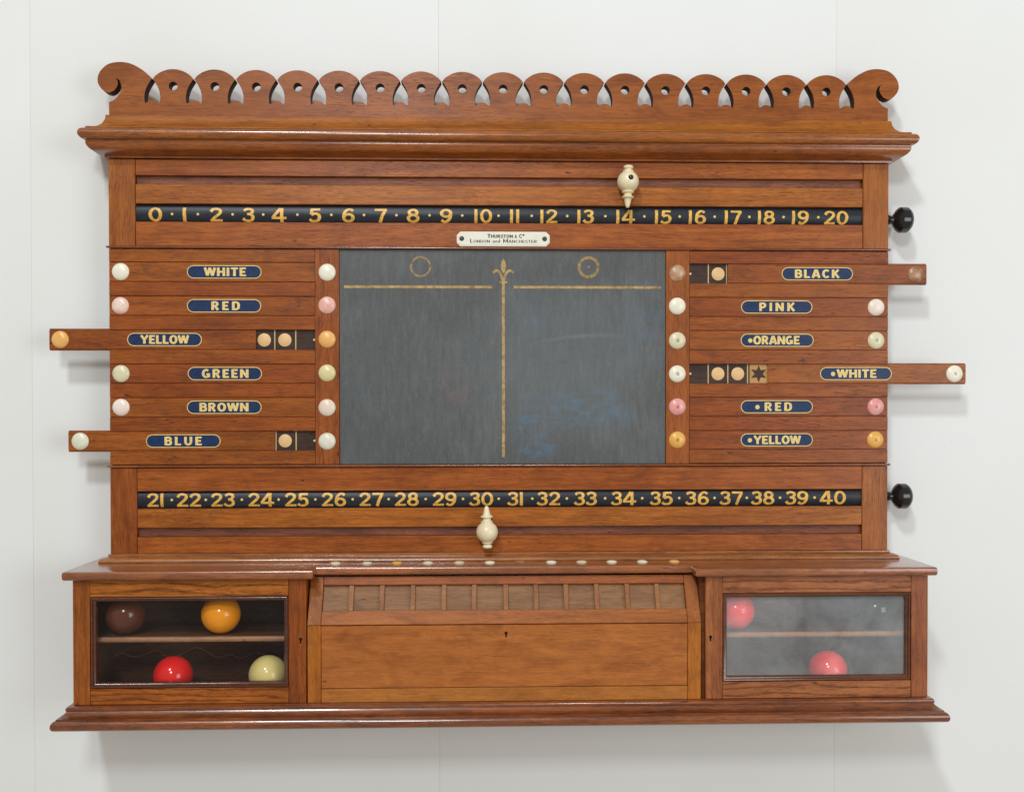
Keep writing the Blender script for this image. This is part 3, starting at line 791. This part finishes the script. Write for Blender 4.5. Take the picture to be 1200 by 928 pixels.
for (x, z), c_, sp_, l in zip([(204.7, 161.7), (204.7, 123.1), (204.8, 82.6), (204.8, 43.5), (204.9, 4.8), (204.9, -34.3)], ['brown', 'white', 'cream', 'white', 'redpink', 'amber'], [0, 0, 1, 1, 1, 1], lb):
    button(x, -.1, z, c_, sp_, sb, l)

# --- tally strips laid bare where slides are pulled out
DOT = M(); DOT.lathe([(0, .14), (7.5, .14), (7.7, 0)], 'y', 30); DOTM = DOT.mesh('dot', [peach], (0, 0, 0))
def tally(row, x0, x1, dots, lines, stud, star=None):
    zt, zb = ROWS[row]; zm = (zt + zb) / 2
    t = empty('tally_strip', ((x0 + x1) / 2, 3.6, zm), sb)
    for d in dots: place(DOTM, 'dot', (d, 3.62, zm), t)
    for l in lines:
        mb = M(); mb.box(l - .65, l + .65, 3.35, 3.74, zb - .2, zt + .2, .1); mb.build('divider', brass, t)
    mb = M(); mb.lathe([(0, 1.0), (1.0, .8), (1.5, .2), (1.5, 0)], 'y', 14, (stud, 3.6, zm)); mb.build('stud', ivory, t)
    mb = M(); mb.box(x0, x1, 3.64, 3.9, zb - 1, zt + 1, .05); mb.build('tally_board', W['ebwood'], t)
    if star:
        mb = M(); mb.box(star[0], star[1], 3.2, 3.7, zb, zt, .15); mb.build('star_tile', W['box'], t)
        cx = (star[0] + star[1]) / 2; pts = []
        for k in range(12):
            r = 10.4 if k % 2 == 0 else 4.9
            pts.append((cx + r * math.sin(R(k * 30)), zm + r * math.cos(R(k * 30))))
        mb = M(); mb.add([(cx, 3.12, zm)] + [(x, 3.12, z) for x, z in pts], [(0, 1 + k, 1 + (k + 1) % 12) for k in range(12)]); mb.build('star', W['ebwood'], t)
tally(2, -289, -219.6, (-278.8, -255.0), (-266.6, -242.3), -220.8)
tally(5, -268, -219.6, (-255.0,), (-265.6, -242.3), -220.8)
tally(0, 219.6, 267, (254.0,), (242.3, 264.0), 220.8)
tally(3, 219.6, 315, (254.0, 277.6), (242.3, 265.7, 289.2), 220.8, (291.6, 313.2))

# --- base moulding of the board
mb = M(); mb.sweep([(-455.8, 36), (-455.8, 0), (455.8, 0), (455.8, 36)], [(-8, -165.3), (1.8, -165.3), (2.2, -165.8), (2.2, -167.2), (3.2, -168.0), (6.5, -169.2), (9.5, -170.8), (10.8, -172.5), (10.8, -173.8), (10.2, -174.6), (-8, -174.6)])
mb.build('base_moulding', W['slab'], sb)

# --- shelf slab with a shallower middle
nose = [(-9, -174.5), (-2.2, -174.5), (-1.0, -174.8), (-.2, -175.9), (0, -177.6), (0, -180.6), (-.3, -182.4), (-1.2, -183.6), (-2.6, -184.1), (-9, -184.1)]
mb = M(); mb.sweep([(-482, YW - .1), (-482, -76), (-211, -76), (-211, -49), (211, -49), (211, -76), (482, -76), (482, YW - .1)], nose)
mb.build('shelf_slab', W['slab'], sb)
BX = [-193.0, -156.9, -122.9, -87.5, -51.5, -16.5, 18.6, 54.3, 89.2, 124.2, 159.6, 196.8]
BCc = ['cream', 'cream', 'amber', 'cream', 'cream', 'white', 'brown', 'white', 'cream', 'white', 'white', 'orange']
mb = M(); mb.lathe([(0, 0), (6.0, 0), (6.1, .5), (5.2, 1.5), (3, 2.2), (0, 2.45)], 'z', 28); SBT = mb.mesh('stud_button', [ivory], (0, 0, 0))
for x, c_ in zip(BX, BCc):
    place(SBT, 'stud_button', (x, -24.5, -174.5), sb, c_.replace('amber', 'amber') + ' button standing on the shelf slab' if c_ in ('amber', 'brown', 'orange') else None, BM[c_])

# --- cabinet carcass
for q in (-1, 1):
    a, b = sorted((q * 466, q * 473.6)); mb = M(); mb.box(a, b, -59.6, YW - .1, -321.6, -184.2, .3)
    mb.build('cabinet_side', W['carc'], sb)
for a, b in ((-226, -219.8), (218.9, 226)):
    mb = M(); mb.box(a, b, -59.6, 34, -321.6, -184.2, .3); mb.build('partition', W['carc'], sb)
for a, b in ((-466, -226), (226, 466)):
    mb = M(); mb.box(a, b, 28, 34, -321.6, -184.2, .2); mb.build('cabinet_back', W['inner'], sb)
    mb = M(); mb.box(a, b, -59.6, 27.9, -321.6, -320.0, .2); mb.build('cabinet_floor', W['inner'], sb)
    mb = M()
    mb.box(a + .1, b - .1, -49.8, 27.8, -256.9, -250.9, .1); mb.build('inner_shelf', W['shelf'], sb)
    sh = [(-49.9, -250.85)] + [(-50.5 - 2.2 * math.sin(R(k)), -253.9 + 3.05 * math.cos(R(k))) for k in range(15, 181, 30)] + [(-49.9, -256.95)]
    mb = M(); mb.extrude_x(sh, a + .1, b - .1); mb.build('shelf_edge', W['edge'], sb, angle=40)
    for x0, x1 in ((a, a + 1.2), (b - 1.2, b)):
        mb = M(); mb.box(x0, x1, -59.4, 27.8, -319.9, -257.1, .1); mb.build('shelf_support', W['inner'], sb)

# --- torn edge of the old lining, low on the back of the left cabinet
mb = M()
wav = [(-462, -291), (-452, -287), (-440, -292), (-425, -288), (-412, -284), (-398, -293), (-384, -289), (-366, -281), (-352, -287), (-340, -293), (-326, -290), (-312, -294), (-298, -288), (-286, -290), (-270, -296)]
ribbon(mb, spl(wav, 6), .7, .9, flat(27.8), 1)
mb.build('torn_lining_edge', W['edge'], sb)

# --- cabinet doors
clear = glass_mat('clear old glass', 0.006, (0.62, 0.64, 0.64), 0.03)
veiled = glass_mat('glass with painted reflection veil', 0.115, (0.84, 0.87, 0.88), 0.12)  # room light reflected by the pane, painted on as a pale diffuse veil
def door(x0, x1, sw0, sw1, zt, zb, rt, rb, glass, kx, kz, label, wh='figh', wv='figv'):
    d = empty('cabinet_door', ((x0 + x1) / 2, -64, (zt + zb) / 2), sb); d['label'] = label
    for a, b in ((x0, x0 + sw0), (x1 - sw1, x1)):
        mb = M(); mb.box(a, b, -68, -60, zb, zt, .45); mb.build('door_stile', W[wv], d)
    for a, b in ((zt - rt, zt - .1), (zb + .1, zb + rb)):
        mb = M(); mb.box(x0 + sw0 + .15, x1 - sw1 - .15, -67.85, -60, a, b, .45); mb.build('door_rail', W[wh], d)
    gx0, gx1, gz0, gz1 = x0 + sw0 + .2, x1 - sw1 - .2, zb + rb + .1, zt - rt - .1
    mb = M(); mb.frame(gx0, gx1, gz0, gz1, [(0, -60.5), (0, -66.6), (.5, -67.6), (1.4, -68.1), (2.4, -67.8), (3.0, -66.8), (3.2, -65.8), (4.0, -65.6), (5.0, -64.6), (5.6, -62.8), (5.6, -60.0)])
    mb.build('glazing_bead', W['dkbead'], d)
    mb = M(); mb.box(gx0 + 1, gx1 - 1, -62.2, -61.4, gz0 + 1, gz1 - 1, .1); mb.build('glass_pane', glass, d)
    keyhole(kx, kz, -68.06, d)
def keyhole(kx, kz, y, parent, rim=False):
    mb = M()
    pts = arc(kx, kz + 1.4, 1.75, 1.75, -60, 240, 12) + [(kx - .8, kz - 3.4), (kx + .8, kz - 3.4)]
    mb.prism_y(pts, y, y + .6)
    mb.build('keyhole', hole_m, parent)
W['sheenh'] = wood('brown oak along with painted sheen', 'x', (0.40, 0.132, 0.044), (0.23, 0.066, 0.020), figure=0.9)  # browner oak copies; window sheen on the right door put into the colour
W['sheenv'] = wood('brown oak upright with painted sheen', 'z', (0.38, 0.122, 0.040), (0.22, 0.062, 0.019), figure=0.35)
W['dkbead'] = wood('dark glazing bead', 'x', (0.13, 0.036, 0.014), (0.05, 0.013, 0.007), rough=0.22, gloss=0.5, coat=0.6)
door(-473.4, -219.6, 18.2, 19.4, -184.6, -321.4, 18.6, 17.4, clear, -225.7, -252.4, 'left cabinet door with a clear pane')
door(223.4, 474.8, 19.2, 18.9, -184.6, -321.4, 18.6, 18.8, veiled, 229.1, -253.5, 'right cabinet door with a pane under a painted reflection veil', 'sheenh', 'sheenv')

# --- sloped front of the chalk compartments
PB, PT = Vector((-68.6, -235.6)), Vector((-43, -186.0))
du = (PT - PB); SLN = du.length; du.normalize(); nrm = Vector((-du.y, du.x))     # nrm points out of the slope
if nrm.x > 0: nrm = -nrm
def on_slope(x, n, t):     # n>0 is into the board
    p = PB + du * t - nrm * n; return (x, p.x, p.y)
sf = empty('sloped_front', (0, -56, -211), sb)
def sbox(x0, x1, n0, n1, t0, t1, name, mat, c=.4):
    mb = M(); mb.box(x0, x1, n0, n1, t0, t1, c, xf=on_slope); return mb.build(name, mat, sf)
tb, tt = 15.9, 45.8
sbox(-203.4, 203.4, 0, 8, 0.2, tb, 'slope_rail', W['slope'])
sbox(-203.4, 203.4, 0, 8, tt, SLN - .2, 'slope_rail', W['slope'])
for q in (-1, 1):
    a, b = sorted((q * 203.7, q * 218.3)); sbox(a, b, -.1, 8, 0, SLN, 'slope_stile', W['slopev'])
ST = [-203.6, -171.8, -137.7, -103.1, -68.3, -34.4, 1.0, 35.1, 68.9, 103.5, 138.2, 172.2, 203.6]
for i in range(12):
    sbox(ST[i] + .2, ST[i + 1] - .2, 4.4, 6, tb - 1, tt + 1, 'chalk_cell', W['cell'], .2)
for x in ST[1:-1]:
    sbox(x - 2.7, x + 2.7, 1.0, 4.5, tb + .1, tt - .1, 'cell_divider', W['divid'], .4)

# --- drop front below the slope
dfp = empty('drop_front', (0, -66, -278), sb)
mb = M(); mb.box(-203.2, 203.2, -67.6, -60, -305.9, -237.0, .45); mb.build('panel', W['gold'], dfp)
keyhole(.8, -247.4, -67.75, dfp)
mb = M(); mb.box(-203.3, 203.3, -68, -60, -321.5, -306.4, .45); mb.build('rail', W['gold'], sb)
for q in (-1, 1):
    a, b = sorted((q * 203.6, q * 218.3)); mb = M(); mb.box(a, b, -68, -60, -321.5, -236.2, .45); mb.build('stile', W['goldv'], sb)
mb = M(); mb.box(-218.8, 218.8, -59.8, 30, -321.5, -240, .2); mb.build('drawer_box', W['carc'], sb)

# --- plinth
mb = M(); mb.sweep([(-474, YW - .1), (-474, -68), (474.6, -68), (474.6, YW - .1)],
    [(-9, -321.7), (3.0, -321.7), (4.8, -322.5), (5.8, -324.3), (5.6, -326.2), (5.0, -327.2), (6.4, -329.6), (9.0, -332), (11.6, -333.2), (13.2, -333.4), (13.2, -334.7), (14.6, -334.9), (16.4, -336.1), (17.6, -338.2), (18, -340.4), (17.6, -343.0), (16.2, -345.0), (13.8, -346), (-9, -346)])
mb.build('plinth_moulding', W['mould'], sb)

# ============================================================ BALLS
def uv_sphere(r, seg=56, rings=32):
    mb = M(); mb.lathe([(r * math.sin(math.pi * i / rings) if 0 < i < rings else 0, -r * math.cos(math.pi * i / rings)) for i in range(rings + 1)], 'z', seg)
    return mb.mesh('ball', [ivory], (0, 0, 0), 180)
BALL = uv_sphere(21.8)
BALLS = [
 ('brown', (-427.2, -35, -229.0), (0.13, 0.032, 0.012), (0.085, 0.02, 0.008), 'dark brown billiard ball on the left cabinet shelf, beside the yellow-orange one'),
 ('orange', (-320.8, -35, -229.0), (0.98, 0.34, 0.004), (0.92, 0.29, 0.004), 'yellow-orange billiard ball on the left cabinet shelf'),
 ('red', (-374.6, -35, -298.1), (0.88, 0.014, 0.011), (0.78, 0.011, 0.01), 'bright red billiard ball on the floor of the left cabinet'),
 ('cream', (-268.0, -35, -298.1), (0.82, 0.66, 0.25), (0.74, 0.56, 0.18), 'yellowish cream billiard ball on the floor of the left cabinet'),
 ('red', (265.4, -35, -229.0), (0.95, 0.028, 0.035), (0.85, 0.025, 0.03), 'red billiard ball on the shelf behind the veiled glass, by the hinge-free left edge'),
 ('black', (426.9, -35, -229.0), (0.010, 0.011, 0.013), (0.02, 0.02, 0.02), 'black billiard ball on the shelf behind the veiled glass'),
 ('red', (372.8, -35, -298.1), (0.95, 0.028, 0.035), (0.85, 0.025, 0.03), 'red billiard ball on the floor of the right cabinet, behind veiled glass'),
]
for nm, loc, c1, c2, lab in BALLS:
    o = place(BALL, 'billiard_ball', loc, None, None, ball_mat(nm + ' ball', c1, .12, c2, .7))
    tag(o, lab.replace('by the hinge-free left edge', 'at its left end'), 'billiard ball', 'billiard balls in the glazed cabinets')

# ============================================================ POINTERS
pp = [(0, 18.9), (3.6, 18.8), (5.2, 18.2), (5.7, 17.0), (5.5, 15.6), (4.6, 14.8), (3.9, 14.3), (4.2, 13.6), (5.4, 13.1), (6.3, 12.5), (6.2, 11.6)]
pp += [(12.6 * math.sin(R(a)), 12.6 * math.cos(R(a))) for a in range(32, 150, 7)]
pp += [(6.6, -11.4), (7.1, -11.9), (7.0, -12.7), (5.2, -13.2), (4.7, -14.0), (4.8, -16.4), (5.4, -17.0), (7.1, -17.5), (7.1, -18.4), (6.3, -19.2), (4.7, -19.8), (4.1, -21.5), (3.0, -26.5), (2.3, -29), (1.4, -30.1), (0, -30.5)]
mb = M(); mb.lathe(pp[::-1], 'z', 44); PTR = mb.mesh('pointer_body', [ivory], (0, 0, 0), 50)
for i, (x, z, flip, lab) in enumerate(((144.6, 265.6, 1, 'turned ivory pointer with a dark stud, standing in the upper groove over 14'),
                                       (-19.5, -140.3, -1, 'plain turned ivory pointer in the lower groove, pointing up at 30'))):
    p = empty('score_pointer', (x, -13.4, z)); tag(p, lab, 'pointer', 'ivory pointers on the score tracks')
    b = place(PTR, 'pointer_body', (x, -13.4, z), p)
    b.rotation_euler = (R(180) if flip < 0 else 0, R(1.2 * flip), 0)
    mb = M(); mb.lathe([(3.2, 0.9), (3.2, -25.3), (0, -25.3)], 'y', 16, (x, -13.4 + 0, z + 1.5 * flip)); mb.build('peg', ivory, p)
    if flip > 0:
        mb = M(); mb.lathe([(0, 13.6), (1.6, 13.4), (2.7, 12.8), (3.1, 12.0), (3.0, 10)], 'y', 20, (x + 1.5, -13.4, z + 2.5)); mb.build('stud', ebony, p)
